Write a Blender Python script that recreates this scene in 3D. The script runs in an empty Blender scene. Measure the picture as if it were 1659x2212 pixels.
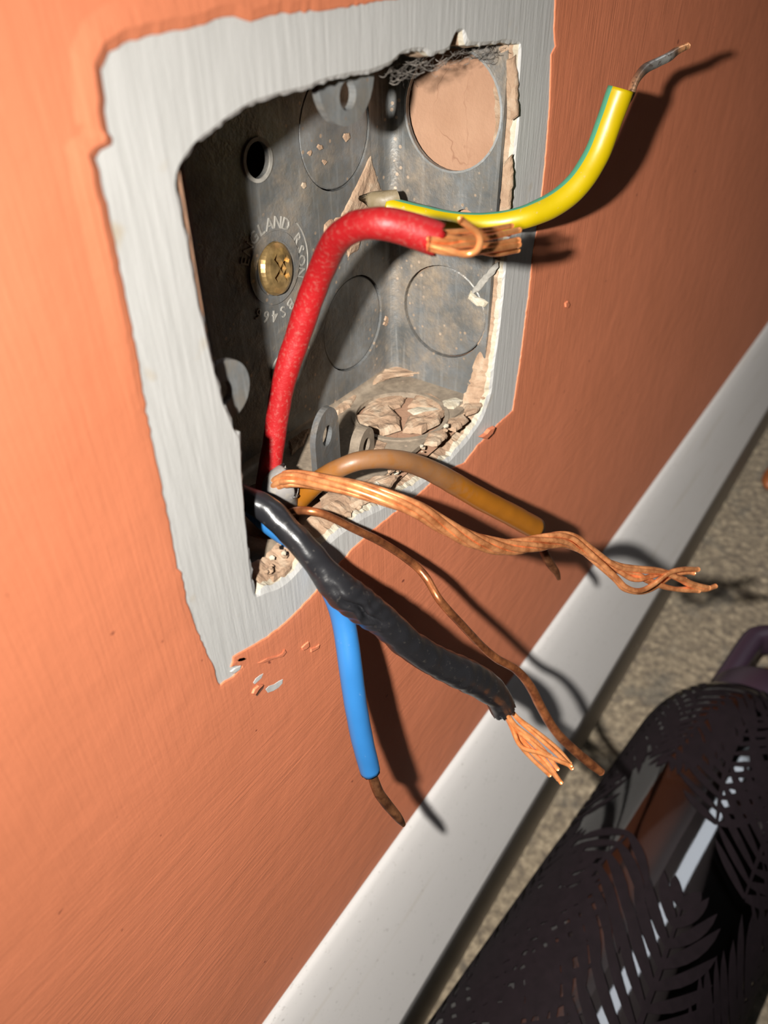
import bpy, bmesh, math, random
from mathutils import Vector, Matrix, noise
random.seed(7)
scene = bpy.context.scene
COL = scene.collection
MM = 0.001

# ------------------------------------------------------------------ camera
# world (mm): X along the wall to the right, Y into the wall (wall face y=0), Z up
PX, PY = 829.5, 1106.0
F = 1627.14
RX = Vector((0.57676805, -0.81680413, -0.01302407))   # image right, in world
RD = Vector((-0.50774467, -0.34595194, -0.78899468))  # image down, in world
RF = Vector((0.63994841, 0.46167983, -0.61426197))    # view direction, in world
CAM = Vector((0.0, -65.0, 0.0))

def ray(u, v):
    return RX * (u - PX) + RD * (v - PY) + RF * F

def P(u, v, y):                    # point on the plane y (mm) seen along a sight line, or at a depth if y >= 100
    r = ray(u, v)
    if y >= 100: return CAM + r * (y / F)
    return CAM + r * ((y - CAM.y) / r.y)

def PXp(u, v, x):
    r = ray(u, v)
    return CAM + r * ((x - CAM.x) / r.x)

def PZp(u, v, z):
    r = ray(u, v)
    return CAM + r * ((z - CAM.z) / r.z)

def depth_of(p):
    return (p - CAM).dot(RF)

cam_d = bpy.data.cameras.new('camera')
cam = bpy.data.objects.new('camera', cam_d)
COL.objects.link(cam)
m = Matrix.Identity(4)
for i in range(3):
    m[i][0] = RX[i]; m[i][1] = -RD[i]; m[i][2] = -RF[i]; m[i][3] = CAM[i] * MM
cam.matrix_world = m
cam_d.sensor_fit = 'AUTO'
cam_d.sensor_width = 36.0
cam_d.lens = F / 2212.0 * 36.0
cam_d.clip_start = 0.002
cam_d.clip_end = 50
cam_d.dof.use_dof = True
cam_d.dof.focus_distance = 0.140
cam_d.dof.aperture_fstop = 22.0
scene.camera = cam

# ------------------------------------------------------------------ world and lights
world = bpy.data.worlds.new('room_ambient')
scene.world = world
world.use_nodes = True
bg = world.node_tree.nodes['Background']
bg.inputs[0].default_value = (1.0, 0.86, 0.72, 1)
bg.inputs[1].default_value = 0.004

# the hand-held lamp beside the lens
LAMP = CAM + (RX * -0.985 + RD * -0.175) * 21.5
ld = bpy.data.lights.new('torch', 'SPOT')
ld.energy = 143.0
ld.color = (1.0, 0.96, 0.90)
ld.shadow_soft_size = 0.0019
ld.spot_size = math.radians(145)
ld.spot_blend = 1.0
ld.use_nodes = True
lt = ld.node_tree
em = lt.nodes['Emission']
fo = lt.nodes.new('ShaderNodeLightFalloff')
fo.inputs['Strength'].default_value = 1.0
lt.links.new(fo.outputs['Constant'], em.inputs['Strength'])
lo = bpy.data.objects.new('torch', ld)
COL.objects.link(lo)
lo.location = LAMP * MM
aim = Vector((0.5545, 0.5525, -0.6223)).normalized()
lo.rotation_euler = aim.to_track_quat('-Z', 'Y').to_euler()

# the ceiling light of the room
cd = bpy.data.lights.new('ceiling_light', 'AREA')
cd.shape = 'RECTANGLE'; cd.size = 1.15; cd.size_y = 0.5
cd.energy = 6.8
cd.color = (0.86, 0.92, 1.0)
co = bpy.data.objects.new('ceiling_light', cd)
COL.objects.link(co)
co.location = (1.36, -0.62, 1.8)

vs = scene.view_settings
vs.view_transform = 'Standard'
vs.look = 'None'
vs.exposure = 0.0
vs.gamma = 1.0
vs.use_curve_mapping = False

# ------------------------------------------------------------------ materials
class NT:
    def __init__(self, name):
        self.m = bpy.data.materials.new(name)
        self.m.use_nodes = True
        self.t = self.m.node_tree
        self.b = self.t.nodes['Principled BSDF']
        self.tc = self.t.nodes.new('ShaderNodeTexCoord')
    def L(self, a, b):
        self.t.links.new(a, b)
    def map(self, scale=(1, 1, 1), rot=(0, 0, 0), coord='Object'):
        n = self.t.nodes.new('ShaderNodeMapping')
        n.inputs['Scale'].default_value = scale
        n.inputs['Rotation'].default_value = rot
        self.L(self.tc.outputs[coord], n.inputs['Vector'])
        return n.outputs[0]
    def noise(self, scale, detail=3, rough=0.55, vec=None, dist=0.0):
        n = self.t.nodes.new('ShaderNodeTexNoise')
        n.inputs['Scale'].default_value = scale
        n.inputs['Detail'].default_value = detail
        n.inputs['Roughness'].default_value = rough
        n.inputs['Distortion'].default_value = dist
        self.L(vec if vec is not None else self.tc.outputs['Object'], n.inputs['Vector'])
        return n.outputs['Fac']
    def voro(self, scale, vec=None, feature='F1'):
        n = self.t.nodes.new('ShaderNodeTexVoronoi')
        n.feature = feature
        n.inputs['Scale'].default_value = scale
        self.L(vec if vec is not None else self.tc.outputs['Object'], n.inputs['Vector'])
        return n.outputs['Distance']
    def ramp(self, fac, stops, interp='LINEAR'):
        n = self.t.nodes.new('ShaderNodeValToRGB')
        n.color_ramp.interpolation = interp
        e = n.color_ramp.elements
        while len(e) < len(stops):
            e.new(0.5)
        for el, (p, c) in zip(e, stops):
            el.position = p
            el.color = (c[0], c[1], c[2], 1) if not isinstance(c, (int, float)) else (c, c, c, 1)
        self.L(fac, n.inputs[0])
        return n.outputs[0]
    def mix(self, fac, a, b):
        n = self.t.nodes.new('ShaderNodeMix')
        n.data_type = 'RGBA'
        for s, v in ((0, fac), (6, a), (7, b)):
            if isinstance(v, (int, float)):
                n.inputs[s].default_value = v if s == 0 else (v, v, v, 1)
            elif isinstance(v, (tuple, list)):
                n.inputs[s].default_value = (v[0], v[1], v[2], 1)
            else:
                self.L(v, n.inputs[s])
        return n.outputs[2]
    def math(self, op, a, b=0.0, c=None):
        n = self.t.nodes.new('ShaderNodeMath')
        n.operation = op
        for s, v in ((0, a), (1, b), (2, c)):
            if v is None: continue
            if isinstance(v, (int, float)): n.inputs[s].default_value = v
            else: self.L(v, n.inputs[s])
        return n.outputs[0]
    def sep(self, coord='Object'):
        n = self.t.nodes.new('ShaderNodeSeparateXYZ')
        self.L(self.tc.outputs[coord], n.inputs[0])
        return n.outputs
    def col(self, v):
        i = self.b.inputs['Base Color']
        if isinstance(v, (tuple, list)): i.default_value = (v[0], v[1], v[2], 1)
        else: self.L(v, i)
    def rough(self, v):
        i = self.b.inputs['Roughness']
        if isinstance(v, (int, float)): i.default_value = v
        else: self.L(v, i)
    def metal(self, v):
        i = self.b.inputs['Metallic']
        if isinstance(v, (int, float)): i.default_value = v
        else: self.L(v, i)
    def bump(self, h, dist, strength=1.0, prev=None):
        n = self.t.nodes.new('ShaderNodeBump')
        n.inputs['Strength'].default_value = strength
        n.inputs['Distance'].default_value = dist
        self.L(h, n.inputs['Height'])
        if prev is not None: self.L(prev, n.inputs['Normal'])
        self.L(n.outputs[0], self.b.inputs['Normal'])
        return n.outputs[0]

def mat_terracotta():
    k = NT('terracotta_paint')
    up = k.noise(1.0, 3, 0.6, k.map((1500, 1500, 75)))
    lo_ = k.noise(1.0, 3, 0.6, k.map((70, 1500, 1300)))
    z = k.sep()[2]
    f = k.t.nodes.new('ShaderNodeMapRange')
    f.inputs['From Min'].default_value = -0.085
    f.inputs['From Max'].default_value = -0.125
    k.L(z, f.inputs['Value'])
    h = k.mix(f.outputs[0], up, lo_)
    n1 = k.bump(h, 0.00013, 0.7)
    grit = k.noise(2200, 2, 0.5)
    n2 = k.bump(grit, 0.00004, 0.6, n1)
    lump = k.noise(140, 2, 0.5)
    k.bump(lump, 0.0005, 0.35, n2)
    big = k.noise(30, 3, 0.5)
    c = k.ramp(big, [(0.3, (0.485, 0.155, 0.074)), (0.7, (0.535, 0.172, 0.085))])
    spot = k.noise(420, 1, 0.5)
    sm = k.ramp(spot, [(0.0, 0), (0.765, 0), (0.79, 1)])
    c = k.mix(sm, c, (0.20, 0.055, 0.03))
    k.col(c); k.rough(0.62)
    k.b.inputs['Specular IOR Level'].default_value = 0.35
    return k.m

def mat_patch():
    k = NT('bare_undercoat')
    up = k.noise(1.0, 4, 0.65, k.map((1100, 1100, 70), (0, 0.07, 0)))
    n1 = k.bump(up, 0.00016, 0.7)
    grit = k.noise(1500, 2, 0.5)
    k.bump(grit, 0.00004, 0.5, n1)
    c = k.ramp(up, [(0.25, (0.36, 0.355, 0.34)), (0.65, (0.44, 0.435, 0.42))])
    st = k.noise(190, 1, 0.4)
    sm = k.ramp(st, [(0.0, 0), (0.68, 0), (0.78, 0.6)])
    c = k.mix(sm, c, (0.36, 0.28, 0.17))
    k.col(c); k.rough(0.55)
    return k.m

def mat_plaster(name='tan_plaster', base=(0.265, 0.175, 0.112), dark=(0.185, 0.115, 0.072), light=(0.335, 0.268, 0.195)):
    k = NT(name)
    a = k.noise(260, 5, 0.62)
    b = k.noise(900, 3, 0.6)
    c = k.ramp(a, [(0.28, dark), (0.5, base), (0.72, light)])
    k.col(c); k.rough(0.9)
    n1 = k.bump(a, 0.0006, 0.6)
    k.bump(b, 0.0003, 0.8, n1)
    return k.m

def mat_brick():
    k = NT('block_behind_box')
    a = k.noise(120, 4, 0.5)
    c = k.ramp(a, [(0.3, (0.235, 0.128, 0.076)), (0.7, (0.275, 0.158, 0.098))])
    wn = k.t.nodes.new('ShaderNodeTexNoise')
    wn.inputs['Scale'].default_value = 180
    k.L(k.tc.outputs['Object'], wn.inputs['Vector'])
    va = k.t.nodes.new('ShaderNodeVectorMath'); va.operation = 'MULTIPLY_ADD'
    va.inputs[1].default_value = (0.006, 0.006, 0.006)
    k.L(wn.outputs['Color'], va.inputs[0]); k.L(k.map((1, 1, 0.42)), va.inputs[2])
    v = k.voro(150, va.outputs[0], 'DISTANCE_TO_EDGE')
    cr = k.math('MULTIPLY', k.ramp(v, [(0.0, 0.75), (0.018, 0)]), k.ramp(k.noise(90, 2, 0.5), [(0.42, 0), (0.55, 1)]))
    c = k.mix(cr, c, (0.16, 0.075, 0.042))
    k.col(c); k.rough(0.92)
    g = k.noise(1300, 3, 0.6)
    n1 = k.bump(g, 0.00018, 0.6)
    k.bump(v, 0.0006, 0.25, n1)
    return k.m

def mat_galv(name, dust=0.45, seed=0.0, gain=1.0):
    k = NT(name)
    a = k.noise(75, 5, 0.65, k.map((1, 1, 1), (seed, 0.1, 0)))
    b = k.noise(420, 4, 0.7)
    g = lambda *c: tuple(x * gain for x in c)
    c = k.ramp(a, [(0.30, g(0.080, 0.082, 0.080)), (0.48, g(0.135, 0.140, 0.140)), (0.56, g(0.165, 0.172, 0.174)), (0.70, g(0.25, 0.262, 0.268))])
    c = k.mix(k.ramp(b, [(0.42, 0), (0.68, 0.55)]), c, g(0.165, 0.142, 0.112))
    sc = k.noise(1, 3, 0.6, k.map((900, 900, 60), (0.5, 0.9, 0.2)))
    c = k.mix(k.ramp(sc, [(0.56, 0), (0.64, 0.30)]), c, g(0.26, 0.265, 0.26))
    d = k.noise(48, 6, 0.7, k.map((1, 1, 1), (0.3 + seed, 0.2, seed)))
    dm = k.ramp(d, [(1.0 - dust - 0.10, 0), (1.0 - dust + 0.06, 0.9)])
    dc = k.ramp(b, [(0.3, g(0.115, 0.088, 0.062)), (0.7, g(0.225, 0.178, 0.128))])
    c = k.mix(dm, c, dc)
    sp = k.voro(520)
    sk = k.noise(110, 2, 0.5)
    spm = k.math('MULTIPLY', k.ramp(sp, [(0.14, 1), (0.20, 0)]), k.ramp(sk, [(0.50, 0), (0.56, 1)]))
    c = k.mix(spm, c, (0.30, 0.23, 0.17))
    k.col(c)
    inv = k.math('SUBTRACT', 1.0, dm)
    k.metal(k.math('MULTIPLY', inv, 0.5))
    k.rough(k.ramp(a, [(0.3, 0.6), (0.7, 0.38)]))
    n1 = k.bump(b, 0.00016, 0.6)
    k.bump(dm, 0.00030, 0.5, n1)
    return k.m

def mat_insul(name, col, dust=(0.55, 0.42, 0.32), amt=0.3, rough=0.38, bump=0.00006, dscale=700):
    k = NT(name)
    a = k.noise(dscale, 4, 0.65)
    lo = 0.72 - amt * 0.6
    dm = k.ramp(a, [(lo, 0), (lo + 0.22, 0.75)])
    b = k.noise(90, 2, 0.5)
    c = k.ramp(b, [(0.3, tuple(x * 0.86 for x in col)), (0.7, col)])
    k.col(k.mix(dm, c, dust))
    k.rough(k.mix(dm, rough, 0.85))
    k.bump(a, bump, 0.8)
    return k.m

def mat_brown(name, col, dust, amt, rough, bump, dscale):
    k = NT(name)
    v = k.sep('UV')[1]
    a = k.noise(600, 4, 0.65)
    f = k.math('ADD', k.ramp(v, [(0.0, 0.25), (0.12, 0.12), (0.25, 0.75), (0.5, 0.72), (0.68, 0.05)]), k.math('MULTIPLY', k.math('SUBTRACT', a, 0.5), 1.1))
    dm = k.ramp(f, [(0.2, 0), (0.8, 0.85)])
    k.col(k.mix(dm, col, (0.19, 0.095, 0.045)))
    k.rough(k.mix(dm, rough, 0.5))
    sp = k.voro(650)
    k.bump(a, bump, 0.8)
    return k.m

def mat_copper(name, col=(0.80, 0.33, 0.12), dark=(0.35, 0.12, 0.05), rough=0.3, amt=0.4, metal=0.72):
    k = NT(name)
    a = k.noise(420, 4, 0.6)
    c = k.ramp(a, [(0.25 + amt * 0.2, dark), (0.55 + amt * 0.2, col)])
    k.col(c); k.metal(metal); k.rough(rough)
    k.bump(k.noise(1600, 2, 0.5), 0.00003, 0.6)
    return k.m

def mat_earth():
    k = NT('green_yellow_insulation')
    u = k.sep('UV')[0]
    d = k.math('ABSOLUTE', k.math('SUBTRACT', u, 0.5))
    g = k.ramp(d, [(0.0, 1), (0.078, 1), (0.084, 0)])
    c = k.mix(g, (0.36, 0.262, 0.0), (0.05, 0.225, 0.135))
    a = k.noise(800, 3, 0.6)
    dm = k.ramp(a, [(0.66, 0), (0.78, 0.6)])
    k.col(k.mix(dm, c, (0.32, 0.26, 0.18))); k.rough(0.4)
    k.bump(k.noise(300, 3, 0.5), 0.00012, 0.5)
    return k.m

def mat_earthcore():
    k = NT('tarnished_copper')
    v = k.sep('UV')[1]
    c = k.ramp(v, [(0.0, (0.75, 0.42, 0.22)), (0.20, (0.55, 0.30, 0.17)), (0.38, (0.13, 0.10, 0.08)), (0.55, (0.30, 0.29, 0.27)), (0.70, (0.42, 0.41, 0.38)), (0.80, (0.2, 0.13, 0.09)), (0.9, (0.85, 0.40, 0.18))])
    n = k.noise(1200, 3, 0.6)
    k.col(k.mix(k.ramp(n, [(0.5, 0), (0.62, 0.7)]), c, (0.09, 0.06, 0.045)))
    k.metal(0.7); k.rough(0.38)
    return k.m

def mat_skirt():
    k = NT('white_gloss_paint')
    sp = k.noise(330, 2, 0.5)
    s2 = k.noise(900, 2, 0.6)
    mk = k.math('MULTIPLY', k.ramp(sp, [(0.52, 0), (0.62, 1)]), k.ramp(s2, [(0.60, 0), (0.70, 0.6)]))
    c = k.mix(mk, (0.40, 0.385, 0.375), (0.17, 0.155, 0.14))
    st = k.noise(1, 2, 0.5, k.map((14, 400, 160)))
    c = k.mix(k.ramp(st, [(0.62, 0), (0.75, 0.35)]), c, (0.30, 0.265, 0.22))
    k.col(c); k.rough(0.6)
    k.b.inputs['Specular IOR Level'].default_value = 0.25
    k.bump(k.noise(1, 2, 0.5, k.map((40, 700, 700))), 0.00008, 0.4)
    return k.m

def mat_carpet():
    k = NT('beige_carpet_pile')
    a = k.noise(260, 3, 0.6)
    b = k.noise(42, 3, 0.55)
    c = k.ramp(a, [(0.28, (0.035, 0.026, 0.018)), (0.5, (0.080, 0.062, 0.040)), (0.7, (0.135, 0.108, 0.072))])
    c = k.mix(k.ramp(b, [(0.52, 0), (0.66, 0.55)]), c, (0.032, 0.030, 0.025))
    k.col(c); k.rough(0.95)
    k.bump(a, 0.0015, 0.6)
    return k.m

def mat_simple(name, col, rough=0.5, metal=0.0, nscale=300, amt=0.2, bump=0.00005):
    k = NT(name)
    a = k.noise(nscale, 3, 0.6)
    k.col(k.ramp(a, [(0.3, tuple(x * (1 - amt) for x in col)), (0.7, tuple(min(1, x * (1 + amt)) for x in col))]))
    k.rough(rough); k.metal(metal)
    k.bump(a, bump, 0.6)
    return k.m

def mat_clear():
    k = NT('clear_plastic')
    t = k.t
    tr = t.nodes.new('ShaderNodeBsdfTransparent')
    tr.inputs[0].default_value = (0.80, 0.76, 0.78, 1)
    gl = t.nodes.new('ShaderNodeBsdfGlossy')
    gl.inputs['Roughness'].default_value = 0.06
    fr = t.nodes.new('ShaderNodeFresnel')
    fr.inputs[0].default_value = 1.6
    mx = t.nodes.new('ShaderNodeMixShader')
    k.L(k.math('ADD', fr.outputs[0], 0.09), mx.inputs[0])
    k.L(tr.outputs[0], mx.inputs[1]); k.L(gl.outputs[0], mx.inputs[2])
    wob = k.noise(25, 1, 0.4)
    bp = t.nodes.new('ShaderNodeBump')
    bp.inputs['Distance'].default_value = 0.0008
    bp.inputs['Strength'].default_value = 0.5
    k.L(wob, bp.inputs['Height']); k.L(bp.outputs[0], gl.inputs['Normal'])
    k.L(mx.outputs[0], t.nodes['Material Output'].inputs['Surface'])
    return k.m

M = {}
M['terra'] = mat_terracotta()
M['patch'] = mat_patch()
M['plaster'] = mat_plaster()
M['cream'] = mat_plaster('cream_filler', (0.36, 0.32, 0.245), (0.27, 0.225, 0.16), (0.42, 0.39, 0.33))
M['brick'] = mat_brick()
M['galv'] = mat_galv('galvanised_steel', 0.42)
M['galv_dusty'] = mat_galv('dusty_galvanised_steel', 0.74, 1.3, 1.12)
M['galv_clean'] = mat_galv('lug_steel', 0.28, 2.1, 1.7)
M['brass'] = mat_simple('old_brass', (0.40, 0.265, 0.11), 0.32, 0.75, 500, 0.45)
M['brass_dusty'] = mat_insul('dusty_brass', (0.15, 0.115, 0.065), (0.18, 0.14, 0.09), 0.5, 0.5)
M['emboss'] = mat_simple('dusty_embossing', (0.21, 0.198, 0.175), 0.7, 0.0, 600, 0.25)
M['red'] = mat_insul('dusty_red_insulation', (0.31, 0.007, 0.009), (0.27, 0.075, 0.058), 0.34, 0.45, 0.0001, 1500)
M['black'] = mat_insul('black_rubber_insulation', (0.014, 0.014, 0.016), (0.075, 0.066, 0.055), 0.20, 0.30, 0.00006, 900)
M['blue'] = mat_insul('blue_insulation', (0.024, 0.14, 0.36), (0.3, 0.35, 0.42), 0.08, 0.36, 0.00002)
M['brown'] = mat_brown('brown_insulation', (0.22, 0.078, 0.007), (0.22, 0.13, 0.075), 0.30, 0.30, 0.00004, 160)
M['earth'] = mat_earth()
M['earthcore'] = mat_earthcore()
M['copper'] = mat_copper('bright_copper', (1.0, 0.44, 0.17), (0.70, 0.22, 0.06), 0.34, 0.25, 0.62)
M['copper_twist'] = mat_copper('twisted_copper', (0.98, 0.42, 0.17), (0.50, 0.17, 0.06), 0.33, 0.45, 0.6)
M['copper_dark'] = mat_copper('oxidised_copper', (0.52, 0.19, 0.07), (0.20, 0.065, 0.028), 0.36, 0.6)
M['core_brown'] = mat_copper('brown_tarnished_copper', (0.25, 0.105, 0.045), (0.085, 0.032, 0.015), 0.45, 0.7)
M['sheath'] = mat_insul('grey_sheath', (0.2, 0.19, 0.18), (0.28, 0.25, 0.2), 0.4, 0.6)
M['skirt'] = mat_skirt()
M['carpet'] = mat_carpet()
M['web'] = mat_simple('cobweb_grey', (0.17, 0.15, 0.13), 0.9)
M['chip'] = mat_simple('white_undercoat_chip', (0.42, 0.41, 0.39), 0.6)
M['terra_flake'] = mat_simple('terracotta_flake', (0.53, 0.165, 0.08), 0.6)
M['gash'] = mat_simple('brown_gouge', (0.10, 0.035, 0.018), 0.9)
M['purple'] = mat_simple('purple_plastic', (0.014, 0.007, 0.013), 0.42, 0.0, 40, 0.1, 0.00001)
M['navy'] = mat_simple('navy_plastic', (0.007, 0.008, 0.014), 0.4)
M['print'] = mat_simple('dark_plum_print', (0.005, 0.003, 0.004), 0.75)
M['print'].node_tree.nodes['Principled BSDF'].inputs['Specular IOR Level'].default_value = 0.1
M['contents'] = mat_simple('dark_contents', (0.007, 0.005, 0.0045), 0.8, 0.0, 60, 0.4, 0.0005)
M['clear'] = mat_clear()
M['orange'] = mat_simple('burnt_orange', (0.10, 0.025, 0.003), 0.6)

# ------------------------------------------------------------------ object helpers
def mesh_obj(name, verts, faces, mat, parent=None, smooth=False, uvs=None, mats=None, fmats=None):
    me = bpy.data.meshes.new(name)
    me.from_pydata([tuple(Vector(v) * MM) for v in verts], [], faces)
    if mats:
        for x in mats: me.materials.append(x)
        if fmats: me.polygons.foreach_set('material_index', fmats)
    elif mat is not None:
        me.materials.append(mat)
    if smooth:
        me.polygons.foreach_set('use_smooth', [True] * len(me.polygons))
    if uvs is not None:
        uvl = me.uv_layers.new(name='UVMap')
        for li, l in enumerate(me.loops):
            uvl.data[li].uv = uvs[li]
    me.update()
    o = bpy.data.objects.new(name, me)
    COL.objects.link(o)
    if parent is not None: o.parent = parent
    return o

def bm_obj(name, bm, mat, parent=None, smooth=False):
    me = bpy.data.meshes.new(name)
    bmesh.ops.scale(bm, vec=(MM, MM, MM), verts=bm.verts)
    bm.to_mesh(me); bm.free()
    if mat is not None: me.materials.append(mat)
    if smooth: me.polygons.foreach_set('use_smooth', [True] * len(me.polygons))
    o = bpy.data.objects.new(name, me)
    COL.objects.link(o)
    if parent is not None: o.parent = parent
    return o

def tag(o, label=None, cat=None, group=None, kind=None):
    if label: o['label'] = label
    if cat: o['category'] = cat
    if group: o['group'] = group
    if kind: o['kind'] = kind
    return o

def empty(name, loc_mm):
    o = bpy.data.objects.new(name, None)
    o.empty_display_size = 0.005
    COL.objects.link(o)
    o.location = Vector(loc_mm) * MM
    return o

def adopt(parent):
    # children are built in world coordinates; keep them there under a moved Empty
    for c in list(parent.children):
        c.matrix_parent_inverse = Matrix.Translation(-parent.location)

def catmull(pts, n=8):
    P_ = [pts[0] * 2 - pts[1]] + list(pts) + [pts[-1] * 2 - pts[-2]]
    out = []
    for i in range(1, len(P_) - 2):
        p0, p1, p2, p3 = P_[i - 1], P_[i], P_[i + 1], P_[i + 2]
        for k in range(n):
            t = k / n
            out.append(0.5 * ((2 * p1) + (p2 - p0) * t + (2 * p0 - 5 * p1 + 4 * p2 - p3) * t * t + (3 * p1 - p0 - 3 * p2 + p3) * t ** 3))
    out.append(pts[-1].copy())
    return out

def frames(path, up=Vector((0, -1, 0))):
    fr = []
    n = None
    for i, p in enumerate(path):
        t = (path[min(i + 1, len(path) - 1)] - path[max(i - 1, 0)]).normalized()
        if n is None:
            n = up - t * up.dot(t)
            n.normalize()
        else:
            n = n - t * n.dot(t)
            n.normalize()
        fr.append((p, t, n, t.cross(n)))
    return fr

def trace(pts, n=8):
    """pts (u, v, y[, half width px]) -> smooth 3D path (mm) and radius list"""
    p3 = [P(a[0], a[1], a[2]) for a in pts]
    path = catmull(p3, n)
    rad = None
    if len(pts[0]) > 3:
        r0 = [a[3] * depth_of(q) / F for a, q in zip(pts, p3)]
        rv = catmull([Vector((r, 0, 0)) for r in r0], n)
        rad = [q.x for q in rv]
    return path, rad

def tube(name, path, rad, mat, parent=None, ring=18, cap=True, up=Vector((0, -1, 0)), jitter=0.0, hollow=0.0, fn=None, jag=0.0):
    fr = frames(path, up)
    V, Fc, UV = [], [], []
    L = 0.0
    Ls = [0.0]
    for i in range(1, len(path)):
        L += (path[i] - path[i - 1]).length
        Ls.append(L)
    for i, (p, t, nn, b) in enumerate(fr):
        r = rad if isinstance(rad, (int, float)) else rad[i]
        for k in range(ring):
            a = 2 * math.pi * k / ring
            d = nn * math.cos(a) + b * math.sin(a)
            rr = r
            if jitter: rr += jitter * noise.noise(p * 0.35 + d * 0.8)
            if fn: rr += fn(p, d, t, r, Ls[i] / L)
            q = p + d * rr
            if jag and i == len(fr) - 1:
                q = q + t * jag * (noise.noise(Vector((k * 1.7, 3.1, L))) * 1.6)
            V.append(q)
    for i in range(len(fr) - 1):
        for k in range(ring):
            k2 = (k + 1) % ring
            Fc.append((i * ring + k, (i + 1) * ring + k, (i + 1) * ring + k2, i * ring + k2))
            u0, u1 = k / ring, (k + 1) / ring
            UV += [(u0, Ls[i] / L), (u0, Ls[i + 1] / L), (u1, Ls[i + 1] / L), (u1, Ls[i] / L)]
    if cap:
        for end in (0, len(fr) - 1):
            p, t, nn, b = fr[end]
            base = end * ring
            if hollow and end:
                s = len(V)
                r = rad if isinstance(rad, (int, float)) else rad[end]
                for k in range(ring):
                    V.append(p + (V[base + k] - p) * hollow)
                for k in range(ring):
                    V.append(p + (V[s + k] - p) - t * r * 0.8)
                for k in range(ring):
                    k2 = (k + 1) % ring
                    Fc.append((base + k, s + k, s + k2, base + k2)); UV += [(0, 1)] * 4
                    Fc.append((s + k, s + ring + k, s + ring + k2, s + k2)); UV += [(0, 1)] * 4
                Fc.append(tuple(s + ring + k for k in range(ring))); UV += [(0, 1)] * ring
            else:
                idx = [base + k for k in range(ring)]
                if end == 0: idx = idx[::-1]
                Fc.append(tuple(idx)); UV += [(0, 1.0 if end else 0.0)] * ring
    o = mesh_obj(name, V, Fc, mat, parent, True, UV)
    return o

def fill_loops(loops):
    """loops of 3D points (first outer, rest holes) -> verts, triangles"""
    bm = bmesh.new()
    edges = []
    for lp in loops:
        vs_ = [bm.verts.new(p) for p in lp]
        for i in range(len(vs_)):
            edges.append(bm.edges.new((vs_[i], vs_[(i + 1) % len(vs_)])))
    bmesh.ops.triangle_fill(bm, use_beauty=True, use_dissolve=False, edges=edges)
    return bm

def densify(pts, step=1.0, amp=0.2, seed=0.0):
    out = []
    n = len(pts)
    for i in range(n):
        a, b = pts[i], pts[(i + 1) % n]
        d = (b - a)
        k = max(1, int(d.length / step))
        for j in range(k):
            q = a + d * (j / k)
            h = noise.noise(Vector((q.x * 0.9, q.z * 0.9, seed)))
            h2 = noise.noise(Vector((q.x * 2.7, q.z * 2.7, seed + 9)))
            nrm = Vector((d.z, 0, -d.x)).normalized() if d.length > 1e-6 else Vector((1, 0, 0))
            out.append(q + nrm * amp * (h + 0.6 * h2))
    return out

def loop_normals(lp):
    """outward normals in the XZ plane"""
    area = sum(lp[i].x * lp[(i + 1) % len(lp)].z - lp[(i + 1) % len(lp)].x * lp[i].z for i in range(len(lp)))
    s = 1 if area > 0 else -1
    ns = []
    n = len(lp)
    for i in range(n):
        d = lp[(i + 3) % n] - lp[(i - 3) % n]
        ns.append(Vector((d.z, 0, -d.x)).normalized() * s)
    return ns

def circle_pts(c, r, ax1, ax2, n=40):
    return [Vector(c) + ax1 * (r * math.cos(2 * math.pi * i / n)) + ax2 * (r * math.sin(2 * math.pi * i / n)) for i in range(n)]

EX, EY, EZ = Vector((1, 0, 0)), Vector((0, 1, 0)), Vector((0, 0, 1))

# ------------------------------------------------------------------ outlines on the wall
paint_px = [(262, 94), (310, 80), (391, 65), (440, 53), (460, 42), (478, 36), (505, 39), (540, 46), (572, 36), (626, 27), (677, 26),
            (760, 14), (830, 0), (900, -6), (1000, -12), (1100, -18), (1198, -22), (1198, 0), (1195, 60), (1198, 100), (1189, 118), (1186, 220), (1178, 330),
            (1165, 460), (1151, 540), (1140, 640), (1125, 760), (1112, 850), (1106, 887), (1075, 915), (1048, 945), (1030, 962), (1003, 998),
            (972, 1012), (930, 1042), (905, 1065), (860, 1100), (810, 1140), (760, 1185), (720, 1230), (685, 1272), (660, 1300), (620, 1340),
            (570, 1380), (532, 1400), (502, 1418), (497, 1440), (524, 1436), (502, 1460), (475, 1478), (466, 1462), (461, 1438), (445, 1408),
            (420, 1350), (400, 1290), (391, 1236), (381, 1226), (377, 1195), (371, 1165), (356, 1090), (340, 1010), (325, 940), (305, 830), (290, 740),
            (270, 640), (250, 540), (228, 440), (212, 370), (203, 342), (214, 325), (238, 312), (241, 300), (231, 285), (224, 240), (222, 185),
            (215, 150), (226, 135), (233, 112), (252, 106)]
hole_px = [(1125, 96), (1118, 200), (1120, 260), (1112, 330), (1108, 420), (1103, 480), (1092, 560), (1085, 640), (1076, 720), (1066, 790), (1058, 850),
           (1040, 902), (1008, 948), (975, 985), (930, 1024), (884, 1057), (830, 1088), (780, 1114), (730, 1150), (690, 1185), (650, 1216), (632, 1240),
           (606, 1260), (566, 1273), (556, 1286), (547, 1235), (540, 1180), (534, 1120), (528, 1060), (525, 990), (522, 935), (506, 925), (505, 905),
           (487, 872), (466, 790), (440, 680), (420, 570), (400, 470), (393, 432), (380, 402), (386, 375), (402, 345), (430, 311), (470, 280),
           (512, 248), (560, 222), (620, 205), (680, 193), (695, 178), (740, 170), (800, 158), (850, 140), (868, 118), (918, 108), (935, 122),
           (975, 108), (985, 70), (1003, 66), (1008, 98), (1050, 99), (1090, 92)]
paint_lp = densify([P(u, v, 0) for u, v in paint_px], 0.8, 0.22, 1.0)
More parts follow.
